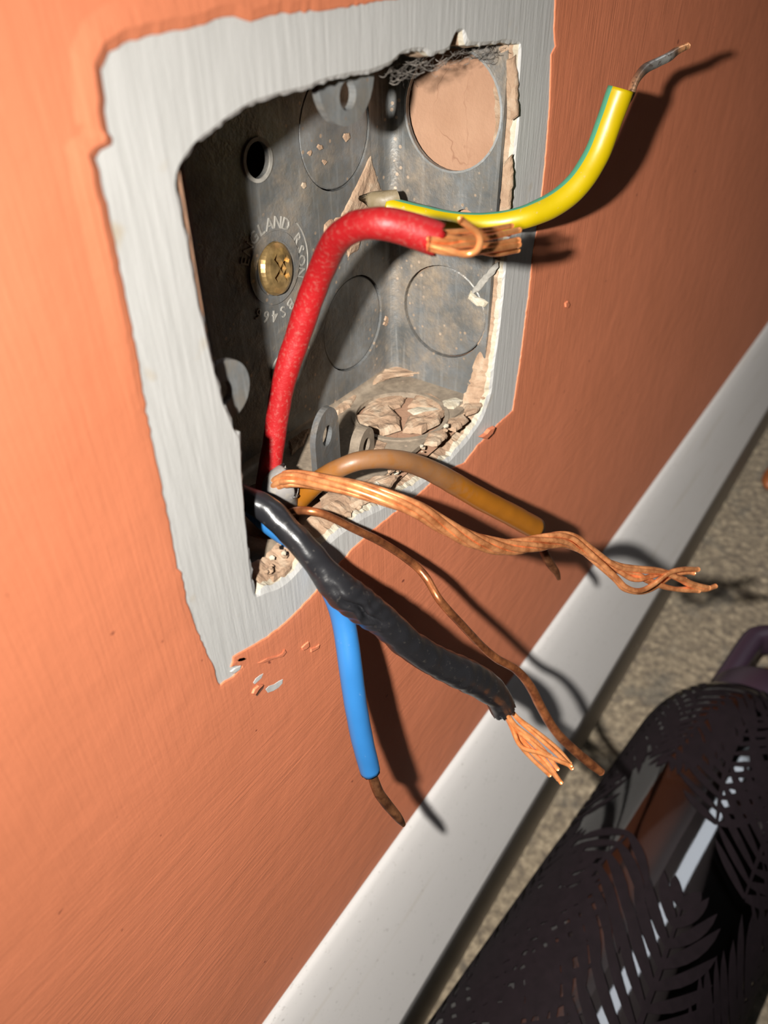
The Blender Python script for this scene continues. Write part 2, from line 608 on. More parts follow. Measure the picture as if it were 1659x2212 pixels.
hole_lp = densify([P(u, v, 0) for u, v in hole_px], 0.7, 0.28, 5.0)

# ------------------------------------------------------------------ wall: paint layer, plaster patch, reveal, blockwork
SKZ = -207.0
FLOOR = -308.0
def build_wall():
    nr = loop_normals(paint_lp)
    rings = [(0.0, 0.02), (0.04, -0.14), (0.2, -0.22), (0.8, -0.27), (1.6, -0.27), (3.0, -0.26), (5.5, -0.25)]
    V, Fc = [], []
    n = len(paint_lp)
    loops = []
    for ro, ry in rings:
        row = []
        for p, d in zip(paint_lp, nr):
            lipw = max(0.0, min(1.0, (p.z + 45) / 30)) * max(0.0, min(1.0, (90 - p.x) / 40))   # thick brush ridge at the upper left
            y = ry
            if 0.2 < ro < 3.5: y -= 0.42 * lipw * math.exp(-((ro - 1.1) / 0.7) ** 2)
            off = ro if ro < 0.3 else ro + 0.3
            q = p + d * off
            row.append(Vector((q.x, y, q.z)))
        loops.append(row)
    # smooth the outermost ring so that it cannot cross itself
    last = loops[-1]
    for _ in range(6):
        last = [(last[i - 1] + last[i] * 2 + last[(i + 1) % n]) / 4 for i in range(n)]
    loops[-1] = last
    for row in loops: V += row
    for r in range(len(loops) - 1):
        for i in range(n):
            j = (i + 1) % n
            Fc.append((r * n + i, (r + 1) * n + i, (r + 1) * n + j, r * n + j))
    # big sheet around the last ring
    yq = -0.25
    big = [Vector((-500, yq, -320)), Vector((2600, yq, -320)), Vector((2600, yq, 900)), Vector((-500, yq, 900))]
    bm = fill_loops([big, [Vector((q.x, yq, q.z)) for q in loops[-1]]])
    bm.verts.index_update()
    off = len(V)
    V += [v.co.copy() for v in bm.verts]
    for f_ in bm.faces: Fc.append(tuple(off + v.index for v in f_.verts))
    bm.free()
    w = mesh_obj('wall_back', V, Fc, M['terra'], None, False)
    bmx = bmesh.new(); bmx.from_mesh(w.data)
    bmesh.ops.remove_doubles(bmx, verts=bmx.verts, dist=0.000001)
    bmesh.ops.recalc_face_normals(bmx, faces=bmx.faces)
    bmx.to_mesh(w.data); bmx.free()
    tag(w, 'terracotta painted wall with a peeled grey patch around the socket opening', None, None, 'structure')
    return w
wall = build_wall()

def build_patch():
    nr = loop_normals(paint_lp)
    outer = [p + d * 1.5 for p, d in zip(paint_lp, nr)]
    n = len(outer)
    for _ in range(8):
        outer = [(outer[i - 1] + outer[i] * 2 + outer[(i + 1) % n]) / 4 for i in range(n)]
    hn = loop_normals(hole_lp)
    k = len(hole_lp)
    # rings running over the broken arris into the opening
    sm = [h.copy() for h in hole_lp]
    def soft(p): # how crumbly: bottom and right edges
        return max(0.0, min(1.0, (-p.z - 72) / 10))
    rim = []
    for p, d in zip(hole_lp, hn):
        q = p + d * (0.5 + 0.5 * soft(p))
        rim.append(Vector((q.x, 0.0, q.z)))
    for _ in range(3):
        rim = [(rim[i - 1] + rim[i] * 2 + rim[(i + 1) % k]) / 4 for i in range(k)]
    bm = fill_loops([outer, rim])
    bm.verts.index_update()
    V = [v.co.copy() for v in bm.verts]
    Fc = [tuple(v.index for v in f_.verts) for f_ in bm.faces]
    bm.free()
    o = mesh_obj('bare_plaster', V, Fc, M['patch'], wall)
    bmx = bmesh.new(); bmx.from_mesh(o.data)
    for f_ in bmx.faces:
        if f_.normal.y > 0: f_.normal_flip()
    bmx.to_mesh(o.data); bmx.free()
    tag(o, 'bare grey-white undercoat patch where a socket plate used to sit')
    # reveal
    V, Fc, fm = [], [], []
    prof = [(None, 0.0), (0.0, 0.35), (0.15, 1.2), (0.3, 2.2), (0.5, 3.3), (0.2, 4.4)]
    for r, (inn, y) in enumerate(prof):
        for i in range(k):
            if inn is None:
                V.append(rim[i].copy()); continue
            p, d = hole_lp[i], hn[i]
            s = soft(p)
            h = noise.noise(Vector((p.x * 0.5, y * 0.8, p.z * 0.5)) * 1.0)
            h2 = noise.noise(Vector((p.x * 1.7, y * 1.9, p.z * 1.7 + 7)))
            q = p - d * (inn * 0.6 + s * 0.55 * y + (0.35 * h + 0.25 * h2) * (0.5 + s))
            V.append(Vector((q.x, y + 0.35 * h2 * min(1, y), q.z)))
    for r in range(len(prof) - 1):
        for i in range(k):
            j = (i + 1) % k
            Fc.append((r * k + i, r * k + j, (r + 1) * k + j, (r + 1) * k + i))
            fm.append(0 if r == 0 else (1 if r == 1 else 2))
    o2 = mesh_obj('plaster_reveal', V, Fc, None, wall, False, None, [M['patch'], M['cream'], M['plaster']], fm)
    tag(o2, 'broken tan plaster edge of the opening')
build_patch()

# box extents (inner faces)
X0, X1, Z0, Z1, YF, YB = 58.5, 130.2, -82.0, -10.8, 3.2, 26.0
# blockwork around the box
def build_block():
    c = 1.9
    V, Fc = [], []
    def quad(a, b, c_, d): 
        s = len(V); V.extend([Vector(a), Vector(b), Vector(c_), Vector(d)]); Fc.append((s, s + 1, s + 2, s + 3))
    xa, xb, za, zb, ya, yb = X0 - 3, X1 + 2.6, Z0 - 2.4, Z1 + 3, 0.4, YB + 14
    quad((xb, ya, za), (xb, yb, za), (xb, yb, zb), (xb, ya, zb))
    quad((xa, ya, zb), (xb, ya, zb), (xb, yb, zb), (xa, yb, zb))
    quad((xa, ya, za), (xa, yb, za), (xa, yb, zb), (xa, ya, zb))
    quad((xa, yb, za), (xb, yb, za), (xb, yb, zb), (xa, yb, zb))
    quad((xa, ya + 1.4, za), (xb, ya + 1.4, za), (xb, yb, za), (xa, yb, za))
    o = mesh_obj('blockwork', V, Fc, M['brick'], wall)
    tag(o, 'tan blockwork behind the metal box')
build_block()

# chips and gouges in the paint below the patch
def flake(name, pts, y0, y1, mat, parent, label=None):
    lp = [P(u, v, y1) for u, v in pts]
    n = len(lp)
    c = sum(lp, Vector()) / n
    V = [Vector((q.x, y0, q.z)) for q in lp] + [Vector((c.x + (q.x - c.x) * 0.86, y1, c.z + (q.z - c.z) * 0.86)) for q in lp]
    Fc = [tuple(range(n, 2 * n))] + [(i, (i + 1) % n, n + (i + 1) % n, n + i) for i in range(n)]
    o = mesh_obj(name, V, Fc, mat, parent)
    bmx = bmesh.new(); bmx.from_mesh(o.data)
    bmesh.ops.recalc_face_normals(bmx, faces=bmx.faces); bmx.to_mesh(o.data); bmx.free()
    if label: tag(o, label)
    return o
flake('paint_chip', [(572, 1490), (580, 1482), (592, 1478), (604, 1470), (613, 1466), (612, 1476), (603, 1486), (590, 1494), (578, 1498)], -0.2, -0.30, M['chip'], wall, 'white chip where the terracotta paint has flaked off')
flake('paint_chip', [(546, 1476), (552, 1466), (562, 1458), (570, 1454), (566, 1464), (558, 1472), (550, 1479)], -0.2, -0.30, M['chip'], wall)
flake('paint_chip', [(498, 1452), (508, 1444), (522, 1438), (520, 1446), (506, 1456)], -0.1, -0.32, M['chip'], wall)
flake('paint_gouge', [(551, 1502), (558, 1492), (566, 1484), (572, 1478), (570, 1486), (562, 1496), (555, 1505)], -0.2, -0.29, M['gash'], wall, 'dark gouge through the paint')
flake('paint_flake', [(546, 1500), (550, 1490), (560, 1482), (556, 1478), (566, 1478), (571, 1479), (560, 1490), (552, 1503)], -0.2, -0.6, M['terra_flake'], wall, 'lifted curl of terracotta paint')
flake('paint_flake', [(652, 1400), (660, 1392), (668, 1386), (670, 1396), (664, 1402), (655, 1406)], -0.2, -0.5, M['terra_flake'], wall)
flake('paint_flake', [(672, 1402), (684, 1398), (692, 1392), (690, 1400), (680, 1406), (672, 1410)], -0.2, -0.5, M['terra_flake'], wall)
flake('paint_flake', [(556, 1434), (575, 1424), (600, 1418), (612, 1412), (618, 1402), (622, 1408), (614, 1418), (590, 1424), (566, 1434)], -0.2, -0.45, M['terra_flake'], wall)
flake('paint_flake', [(1222, 655), (1228, 650), (1232, 658), (1228, 666), (1223, 664)], -0.2, -0.6, M['terra_flake'], wall)
flake('paint_flake', [(1040, 946), (1052, 938), (1060, 928), (1072, 922), (1066, 936), (1052, 950)], -0.2, -1.1, M['terra_flake'], wall)

# ------------------------------------------------------------------ skirting board and floor
def build_skirting():
    prof = [(0.4, -204.5), (0.0, SKZ), (-1.0, SKZ - 0.9), (-2.2, SKZ - 3.0), (-4.4, SKZ - 9.5), (-7.6, SKZ - 22), (-11.2, SKZ - 38), (-14.5, SKZ - 54),
            (-16.0, SKZ - 61), (-16.0, FLOOR - 4), (0.4, FLOOR - 4)]
    V, Fc = [], []
    xs = [-500 + 62 * i for i in range(51)]
    for x in xs:
        for y, z in prof: V.append(Vector((x, y, z)))
    n = len(prof)
    for i in range(len(xs) - 1):
        for k in range(n - 1):
            Fc.append((i * n + k, i * n + k + 1, (i + 1) * n + k + 1, (i + 1) * n + k))
    o = mesh_obj('baseboard_back', V, Fc, M['skirt'], None, True)
    bmx = bmesh.new(); bmx.from_mesh(o.data)
    bmesh.ops.recalc_face_normals(bmx, faces=bmx.faces)
    for e in bmx.edges:
        if len(e.link_faces) == 2 and abs(e.verts[0].co.z - (SKZ - 61) * MM) < 1e-5 and abs(e.verts[1].co.z - (SKZ - 61) * MM) < 1e-5: e.smooth = False
    bmx.to_mesh(o.data); bmx.free()
    tag(o, 'white painted skirting board along the foot of the terracotta wall', None, None, 'structure')
build_skirting()

fl = mesh_obj('floor', [(-600, -12, FLOOR - 3), (2600, -12, FLOOR - 3), (2600, -1500, FLOOR - 3), (-600, -1500, FLOOR - 3)], [(3, 2, 1, 0)], M['carpet'])
tag(fl, 'floor under the beige carpet', None, None, 'structure')

def build_carpet():
    nx, ny = 440, 110
    x0, x1, y0, y1 = 40, 760, -15.6, -190
    V, Fc = [], []
    for j in range(ny):
        for i in range(nx):
            x = x0 + (x1 - x0) * (i + 0.35 * (random.random() - .5)) / (nx - 1)
            y = y0 + (y1 - y0) * (j + 0.35 * (random.random() - .5)) / (ny - 1)
            z = FLOOR - 1.3 + 1.6 * noise.noise(Vector((x * 0.35, y * 0.35, 2))) + 1.1 * random.random()
            V.append(Vector((x, min(y, -15.6), z)))
    for j in range(ny - 1):
        for i in range(nx - 1):
            a = j * nx + i
            Fc.append((a, a + nx, a + nx + 1, a + 1))
    o = mesh_obj('carpet_pile', V, Fc, M['carpet'], None, True)
    tag(o, 'flecked beige carpet pile below the white skirting board', 'carpet', None, 'stuff')
build_carpet()

# ------------------------------------------------------------------ metal back box
box = empty('metal_back_box', (94.5, YB, Z0))
tag(box, 'dusty galvanised metal socket box recessed in the wall', 'socket box')

def plate(name, outer, holes, mat, thick_dir, label=None, t=1.0):
    bm = fill_loops([outer] + holes)
    bm.faces.ensure_lookup_table()
    g = bmesh.ops.extrude_face_region(bm, geom=bm.faces[:])
    vs_ = [v for v in g['geom'] if isinstance(v, bmesh.types.BMVert)]
    bmesh.ops.translate(bm, verts=vs_, vec=thick_dir * t)
    bmesh.ops.recalc_face_normals(bm, faces=bm.faces)
    o = bm_obj(name, bm, mat, box)
    if label: tag(o, label)
    return o

def disc(name, c, r, ax1, ax2, nrm, mat, depth=0.5, dome=0.0, label=None, parent=None):
    V, Fc = [], []
    n = 40
    rr = [(r, 0.0), (r, depth * 0.7), (r - 0.25, depth)]
    for q, h in rr:
        for p in circle_pts(Vector(c) + nrm * h, q, ax1, ax2, n): V.append(p)
    for k in range(2):
        for i in range(n):
            j = (i + 1) % n
            Fc.append((k * n + i, k * n + j, (k + 1) * n + j, (k + 1) * n + i))
    V.append(Vector(c) + nrm * (depth + dome))
    for i in range(n): Fc.append((2 * n + i, 2 * n + (i + 1) % n, 3 * n))
    o = mesh_obj(name, V, Fc, mat, parent or box)
    bmx = bmesh.new(); bmx.from_mesh(o.data)
    bmesh.ops.recalc_face_normals(bmx, faces=bmx.faces); bmx.to_mesh(o.data); bmx.free()
    if label: tag(o, label)
    return o

SC = Vector((94.6, YB, -46.9))     # fixing screw
KB1 = Vector((113.6, YB, -28.2)); KB2 = Vector((116.6, YB, -65.4))
HB1 = Vector((93.3, YB, -29.1)); HB2 = Vector((94.2, YB, -66.3))
KR1 = Vector((X1, 12.4, -26.6)); KR2 = Vector((X1, 12.6, -64.6)); KR3 = Vector((X1, 8.6, -45.5))
KF1 = Vector((114.6, 13.0, Z0)); KF2 = Vector((76.0, 13.0, Z0))
rect = lambda a, b, c, d: [Vector(a), Vector(b), Vector(c), Vector(d)]
plate('back_plate', rect((X0, YB, Z0), (X1, YB, Z0), (X1, YB, Z1), (X0, YB, Z1)),
      [circle_pts(HB1, 2.9, EX, EZ, 28), circle_pts(HB2, 2.9, EX, EZ, 28), circle_pts(KB1, 10, EX, EZ), circle_pts(KB2, 10, EX, EZ)], M['galv'], EY)
plate('side_plate', rect((X1, YF - 1.2, Z0), (X1, YB, Z0), (X1, YB, Z1), (X1, YF - 1.2, Z1)),
      [circle_pts(KR1, 10.0, EY, EZ), circle_pts(KR2, 10, EY, EZ), circle_pts(KR3, 2.6, EY, EZ, 24)], M['galv'], EX, 'side of the box with a round opening onto tan blockwork')
plate('side_plate', rect((X0, YF, Z0), (X1, YF, Z0), (X1, YB, Z0), (X0, YB, Z0)),
      [circle_pts(KF1, 9.6, EX, EY), circle_pts(KF2, 9.0, EX, EY)], M['galv_dusty'], -EZ, 'bottom of the box caked in plaster dust')
plate('side_plate', rect((X0, YF, Z0), (X0, YB, Z0), (X0, YB, Z1), (X0, YF, Z1)), [], M['galv'], -EX)
plate('side_plate', rect((X0, YF, Z1), (X1, YF, Z1), (X1, YB, Z1), (X0, YB, Z1)), [], M['galv'], EZ)
disc('knockout', KB1 + EY * 0.75, 9.72, EX, EZ, -EY, M['galv'], 0.6)
disc('knockout', KB2 + EY * 0.95, 9.72, EX, EZ, -EY, M['galv'], 0.6)
disc('knockout', KR2 + EX * 0.9, 9.70, EY, EZ, -EX, M['galv'], 0.6)
# raised swage along the back edge and the rounded crease
def fillet(name, a, b, d1, d2, r, mat):
    V, Fc = [], []
    n = 8
    for end in (Vector(a), Vector(b)):
        for i in range(n + 1):
            t = math.pi / 2 * i / n
            V.append(end + d1 * (r - r * math.sin(t)) + d2 * (r - r * math.cos(t)))
    for i in range(n): Fc.append((i, i + 1, n + 2 + i, n + 1 + i))
    return mesh_obj(name, V, Fc, mat, box, True)
fillet('crease', (X1, YB, Z0), (X1, YB, Z1), -EX, -EY, 2.6, M['galv'])
fillet('crease', (X0, YB, Z0), (X1, YB, Z0), EZ, -EY, 1.8, M['galv_dusty'])

# open knock-out rim (burred lip)
def ringmesh(name, c, r0, r1, ax1, ax2, nrm, h, mat, parent, a0=0, a1=2 * math.pi, label=None):
    n = 40
    full = abs(a1 - a0 - 2 * math.pi) < 1e-4
    V, Fc = [], []
    m_ = n if full else n + 1
    for i in range(m_):
        a = a0 + (a1 - a0) * i / n
        d = ax1 * math.cos(a) + ax2 * math.sin(a)
        V += [Vector(c) + d * r0, Vector(c) + d * r0 + nrm * h, Vector(c) + d * r1 + nrm * h, Vector(c) + d * r1]
    for i in range(n if full else n):
        j = (i + 1) % m_
        if not full and i == n: continue
        for k in range(4):
            k2 = (k + 1) % 4
            Fc.append((i * 4 + k, j * 4 + k, j * 4 + k2, i * 4 + k2))
    o = mesh_obj(name, V, Fc, mat, parent)
    bmx = bmesh.new(); bmx.from_mesh(o.data)
    bmesh.ops.recalc_face_normals(bmx, faces=bmx.faces); bmx.to_mesh(o.data); bmx.free()
    if label: tag(o, label)
    return o
ringmesh('hole_rim', KR1, 9.85, 10.25, EY, EZ, -EX, 0.22, M['galv_clean'], box)
ringmesh('hole_rim', HB1, 2.75, 3.35, EX, EZ, -EY, 0.3, M['emboss'], box)
ringmesh('hole_rim', HB2, 2.75, 3.35, EX, EZ, -EY, 0.3, M['emboss'], box)
ringmesh('hole_rim', KF1, 9.4, 10.3, EX, EY, EZ, 0.35, M['galv_dusty'], box)
ringmesh('embossed_arc', SC, 8.9, 9.1, EX, EZ, -EY, 0.15, M['emboss'], box, -0.75, 0.75)
ringmesh('screw_boss', SC, 4.7, 6.3, EX, EZ, -EY, 0.35, M['galv'], box)

# lugs with tapped holes
def lug(center, width, length, base_dir, side_dir, nrm, hole_off, hr, mat, t=1.1, label=None):
    """tongue: semicircular end at center, running back along base_dir"""
    c = Vector(center)
    r = width / 2
    out = []
    for i in range(17):
        a = math.pi * i / 16
        out.append(c + side_dir * (r * math.cos(a)) - base_dir * (r * math.sin(a)))
    out.append(c - side_dir * r + base_dir * length)
    out.append(c + side_dir * r + base_dir * length)
    hole = circle_pts(c + base_dir * hole_off, hr, side_dir, base_dir, 22)
    bm = fill_loops([out, hole])
    g = bmesh.ops.extrude_face_region(bm, geom=bm.faces[:])
    vs_ = [v for v in g['geom'] if isinstance(v, bmesh.types.BMVert)]
    bmesh.ops.translate(bm, verts=vs_, vec=nrm * t)
    bmesh.ops.recalc_face_normals(bm, faces=bm.faces)
    o = bm_obj('lug', bm, mat, box)
    if label: tag(o, label)
    return o
ct = P(754, 272, 3.6)
lug((ct.x, 3.6, ct.z + 6.0), 12.0, 6.0, EZ, EX, EY, -2.4, 1.8, M['galv_clean'], 1.2, 'bright lug with a tapped hole under the top edge')
cl = P(504, 838, 3.8)
lug((cl.x - 1.2, 3.8, cl.z), 8.6, 4.0, -EX, EZ, EY, 0.6, 1.7, M['galv_clean'])
cb = P(708, 952, 8.0)
lug((cb.x, 8.0, cb.z + 1.2), 9.6, 9.0, -EZ, (EX + EY * 0.25).normalized(), EY, 0.2, 1.9, M['galv'], 1.2, 'dusty lug with a slotted hole at the bottom of the box')
cb2 = P(792, 962, 9.0)
lug((cb2.x, 9.0, cb2.z), 7.0, 4.0, -EZ, (EX + EY * 0.2).normalized(), EY, 0.0, 1.5, M['galv_dusty'], 2.2)

# cross-head brass screw
def build_screw():
    s = empty('fixing_screw', SC)
    s.parent = box
    tag(s, 'brass cross-head screw in the back of the box')
    V, Fc = [], []
    n = 40
    R_ = 4.6
    tilt = Matrix.Rotation(0.18, 3, 'Z') @ Matrix.Rotation(-0.12, 3, 'X')
    prof = [(R_ * 0.6, 1.4), (R_, 0.1), (R_, -0.35), (R_ * 0.93, -1.05), (R_ * 0.75, -1.55), (R_ * 0.5, -1.8), (R_ * 0.2, -1.9)]
    NR = len(prof)
    for r, h in prof:
        for i in range(n):
            a = 2 * math.pi * i / n
            V.append(SC + tilt @ Vector((r * math.cos(a), h, r * math.sin(a))))
    for k in range(NR - 1):
        for i in range(n):
            j = (i + 1) % n
            Fc.append((k * n + i, k * n + j, (k + 1) * n + j, (k + 1) * n + i))
    Fc.append(tuple((NR - 1) * n + i for i in range(n)))
    h = mesh_obj('screw_head', V, Fc, M['brass'], s, True)
    # recess: cut a cross with a boolean
    cv, cf = [], []
    for rot in (0.5, 0.5 + math.pi / 2):
        b0 = len(cv)
        for sx, sy, sz in ((-1, 0, -1), (1, 0, -1), (1, 0, 1), (-1, 0, 1), (-1, 1, -1), (1, 1, -1), (1, 1, 1), (-1, 1, 1)):
            wx = 3.4 if sy == 0 else 1.5
            x, z = sx * wx, sz * (0.75 if sy == 0 else 0.5)
            x, z = x * math.cos(rot) - z * math.sin(rot), x * math.sin(rot) + z * math.cos(rot)
            cv.append(SC + tilt @ Vector((x, -2.4 if sy == 0 else -0.35, z)))
        cf += [tuple(b0 + i for i in q) for q in ((0, 1, 2, 3), (7, 6, 5, 4), (0, 4, 5, 1), (1, 5, 6, 2), (2, 6, 7, 3), (3, 7, 4, 0))]
    cut = mesh_obj('cross_recess', cv, cf, M['gash'], s)
    bmx = bmesh.new(); bmx.from_mesh(cut.data)
    bmesh.ops.recalc_face_normals(bmx, faces=bmx.faces); bmx.to_mesh(cut.data); bmx.free()
    bo = h.modifiers.new('recess', 'BOOLEAN')
    bo.operation = 'DIFFERENCE'; bo.object = cut; bo.solver = 'EXACT'; bo.use_self = True
    dg = bpy.context.evaluated_depsgraph_get()
    me = bpy.data.meshes.new_from_object(h.evaluated_get(dg))
    h.modifiers.clear()
    if len(me.polygons) > 20: h.data = me
    bpy.data.objects.remove(cut)
    h.data.polygons.foreach_set('use_smooth', [False] * len(h.data.polygons))
    for c in s.children: c.matrix_parent_inverse = Matrix.Identity(4)
    # s sits under box at box-local coordinates
    s.location = (0, 0, 0)
build_screw()

# embossed lettering around the screw
def arc_text(word, a_mid, a_span, r_base, size, name):
    V, Fc = [], []
    n = len(word)
    for i, ch in enumerate(word):
        if ch == ' ': continue
        cu = bpy.data.curves.new('glyph', 'FONT')
        cu.body = ch; cu.size = size; cu.align_x = 'CENTER'; cu.extrude = 0.10; cu.resolution_u = 2
        ob = bpy.data.objects.new('glyph', cu)
        COL.objects.link(ob)
        dg = bpy.context.evaluated_depsgraph_get()
        me = bpy.data.meshes.new_from_object(ob.evaluated_get(dg))
        a = a_mid + a_span * (0.5 - (i + 0.5) / n)
        d = EX * math.cos(a) + EZ * math.sin(a)
        tn = EX * math.sin(a) - EZ * math.cos(a)
        off = len(V)
        for v in me.vertices:
            V.append(SC + d * (r_base + v.co.y) + tn * v.co.x - EY * (0.10 + v.co.z))
        for p in me.polygons: Fc.append(tuple(off + k for k in p.vertices))
        bpy.data.objects.remove(ob); bpy.data.curves.remove(cu); bpy.data.meshes.remove(me)
    o = mesh_obj(name, V, Fc, M['emboss'], box)
    tag(o, 'embossed lettering around the fixing screw')
arc_text('ENGLAND', math.radians(107), math.radians(112), 6.6, 2.9, 'embossed_lettering')
arc_text('RSON', math.radians(2), math.radians(66), 6.4, 2.7, 'embossed_lettering')
arc_text('BS466', math.radians(-98), math.radians(78), 7.4, 3.0, 'embossed_lettering')

# earth terminal: brass bolt on a post
def build_terminal():
    t = empty('earth_terminal', (0, 0, 0))
    t.parent = box
    tag(t, 'dust-caked brass earth terminal bolt')
    c = Vector((123.6, 0, -39.4))
    tube('bolt', [c + EY * y for y in (26, 23, 20, 17, 14.5, 12.6)], [2.2, 2.2, 2.2, 2.2, 2.2, 2.0], M['brass_dusty'], t, 20, jitter=0.25)
    tube('nut', [c + EY * y for y in (15.2, 14.9, 12.2, 11.9)], [2.6, 3.0, 3.0, 2.5], M['brass_dusty'], t, 6, jitter=0.1)
    tube('washer', [c + EY * y for y in (22.8, 22.6, 21.6, 21.4)], [3.0, 3.4, 3.4, 3.0], M['brass_dusty'], t, 20, jitter=0.3)
    for k in range(5):
        y = 20.6 - k * 1.1
        tube('thread', [c + EY * (y + 0.25), c + EY * y, c + EY * (y - 0.25)], [2.2, 2.55, 2.2], M['brass_dusty'], t, 20)
    tube('clamp_post', [Vector((118.8, 25.8, -41.0)), Vector((118.8, 22, -41.0)), Vector((119.4, 19.5, -40.6)), Vector((121.2, 18, -40.0))], [2.0, 1.9, 1.8, 1.5], M['brass_dusty'], t, 14, jitter=0.35)
build_terminal()

# plaster smears
def smear(name, pts, y0, h, mat, seed=0.0, plane='y', parent=box, label=None):
    if plane == 'y': lp = [P(u, v, y0) for u, v in pts]; nrm = -EY
    elif plane == 'x': lp = [PXp(u, v, y0) for u, v in pts]; nrm = -EX
    else: lp = [PZp(u, v, y0) for u, v in pts]; nrm = EZ
    # subdivide + jitter outline
    out = []
    n = len(lp)
    for i in range(n):
        a, b = lp[i], lp[(i + 1) % n]
        k = max(1, int((b - a).length / 0.7))
        for j in range(k):
            q = a.lerp(b, j / k)
            w = Vector((noise.noise(q * 0.9 + Vector((seed, 0, 0))), noise.noise(q * 0.9 + Vector((0, seed + 5, 0))), noise.noise(q * 0.9 + Vector((0, 0, seed + 9))))) * 0.35
            out.append(q + w - nrm * w.dot(nrm))
    c = sum(out, Vector()) / len(out)
    V, Fc = [], []
    n = len(out)
    for s, hh in ((1.0, 0.0), (0.95, 0.5), (0.8, 0.95), (0.45, 1.0)):
        for q in out:
            p = c + (q - c) * s
            V.append(p + nrm * h * hh * (1 + 0.5 * noise.noise(p * 0.6)))
    V.append(c + nrm * h)
    for r in range(3):
        for i in range(n):
            j = (i + 1) % n
            Fc.append((r * n + i, r * n + j, (r + 1) * n + j, (r + 1) * n + i))
    for i in range(n): Fc.append((3 * n + i, 3 * n + (i + 1) % n, 4 * n))
    o = mesh_obj(name, V, Fc, mat, parent, False)
    bmx = bmesh.new(); bmx.from_mesh(o.data)
    bmesh.ops.recalc_face_normals(bmx, faces=bmx.faces); bmx.to_mesh(o.data); bmx.free()
    if label: tag(o, label)
    return o
smear('plaster_smear', [(800, 336), (818, 395), (826, 412), (800, 440), (795, 470), (772, 540), (752, 556), (748, 540), (770, 495), (702, 500), (712, 478), (735, 468), (762, 415)], YB - 0.05, 0.5, M['plaster'], 1.0, 'y', box, 'wedge of plaster stuck in the back corner')
smear('plaster_smear', [(700, 486), (716, 472), (722, 500), (706, 540), (700, 520)], YB - 0.05, 0.6, M['plaster'], 2.0)
smear('plaster_smear', [(840, 786), (880, 776), (930, 792), (985, 818), (1040, 842), (1050, 850), (1020, 852), (985, 838), (950, 822), (905, 812), (850, 815), (805, 832), (800, 815)], Z0 + 0.4, 1.1, M['plaster'], 3.0, 'z')
smear('plaster_smear', [(1010, 640), (1018, 626), (1030, 640), (1045, 648), (1056, 655), (1050, 662), (1032, 662), (1022, 652)], X1 - 0.05, 0.7, M['cream'], 4.0, 'x')
smear('plaster_smear', [(1010, 640), (1030, 612), (1060, 578), (1076, 566), (1078, 578), (1055, 606), (1034, 630)], X1 - 0.05, 0.25, M['emboss'], 4.6, 'x')
smear('plaster_smear', [(1096, 128), (1114, 120), (1120, 180), (1118, 250), (1106, 262), (1104, 200), (1098, 160)], X1 - 0.1, 0.7, M['plaster'], 5.0, 'x')
smear('plaster_smear', [(1092, 350), (1108, 330), (1108, 400), (1102, 455), (1080, 460), (1084, 410)], X1 - 0.1, 0.7, M['plaster'], 6.0, 'x')
smear('plaster_smear', [(700, 880), (740, 862), (760, 846), (772, 856), (756, 880), (730, 896), (700, 905)], Z0 + 0.05, 0.8, M['plaster'], 7.0, 'z')
smear('plaster_smear', [(1000, 872), (1030, 862), (1046, 868), (1030, 892), (1004, 900)], Z0 + 0.05, 0.6, M['plaster'], 8.0, 'z')
smear('plaster_smear', [(968, 908), (1000, 898), (1012, 910), (985, 934), (962, 930)], Z0 + 0.05, 0.8, M['plaster'], 8.3, 'z')
smear('plaster_smear', [(925, 938), (958, 930), (968, 944), (944, 966), (915, 962)], Z0 + 0.05, 0.7, M['plaster'], 8.6, 'z')
smear('plaster_smear', [(955, 868), (985, 860), (1000, 866), (980, 884), (958, 884)], Z0 + 0.05, 0.45, M['cream'], 8.9, 'z')
smear('plaster_smear', [(620, 945), (652, 920), (672, 925), (655, 962), (628, 985)], Z0 + 0.05, 0.5, M['plaster'], 9.3, 'z')
smear('plaster_smear', [(775, 955), (800, 948), (835, 958), (830, 975), (790, 985)], Z0 + 0.05, 0.4, M['plaster'], 9.6, 'z')
smear('plaster_smear', [(560, 1262), (575, 1225), (612, 1205), (640, 1200), (640, 1216), (610, 1250), (590, 1262)], Z0 - 0.3, 1.0, M['plaster'], 9.0, 'z')
smear('plaster_smear', [(835, 455), (870, 462), (860, 478), (838, 474)], YB - 2, 0.8, M['plaster'], 10.0)
smear('plaster_smear', [(690, 1075), (750, 1050), (820, 1030), (862, 1028), (840, 1060), (790, 1090), (735, 1110), (700, 1105)], Z0 + 0.02, 0.9, M['plaster'], 11.0, 'z')
for u, v, r in ((690, 318, 6), (668, 330, 5), (772, 420, 5), (656, 400, 6), (770, 470, 5), (838, 692, 9), (832, 700, 5), (748, 296, 9), (700, 352, 6)):
    smear('plaster_splash', [(u - r, v), (u - r * .5, v - r), (u + r * .6, v - r * .9), (u + r, v + r * .2), (u, v + r)], YB - 0.02, 0.25, M['plaster'], u * 0.1)

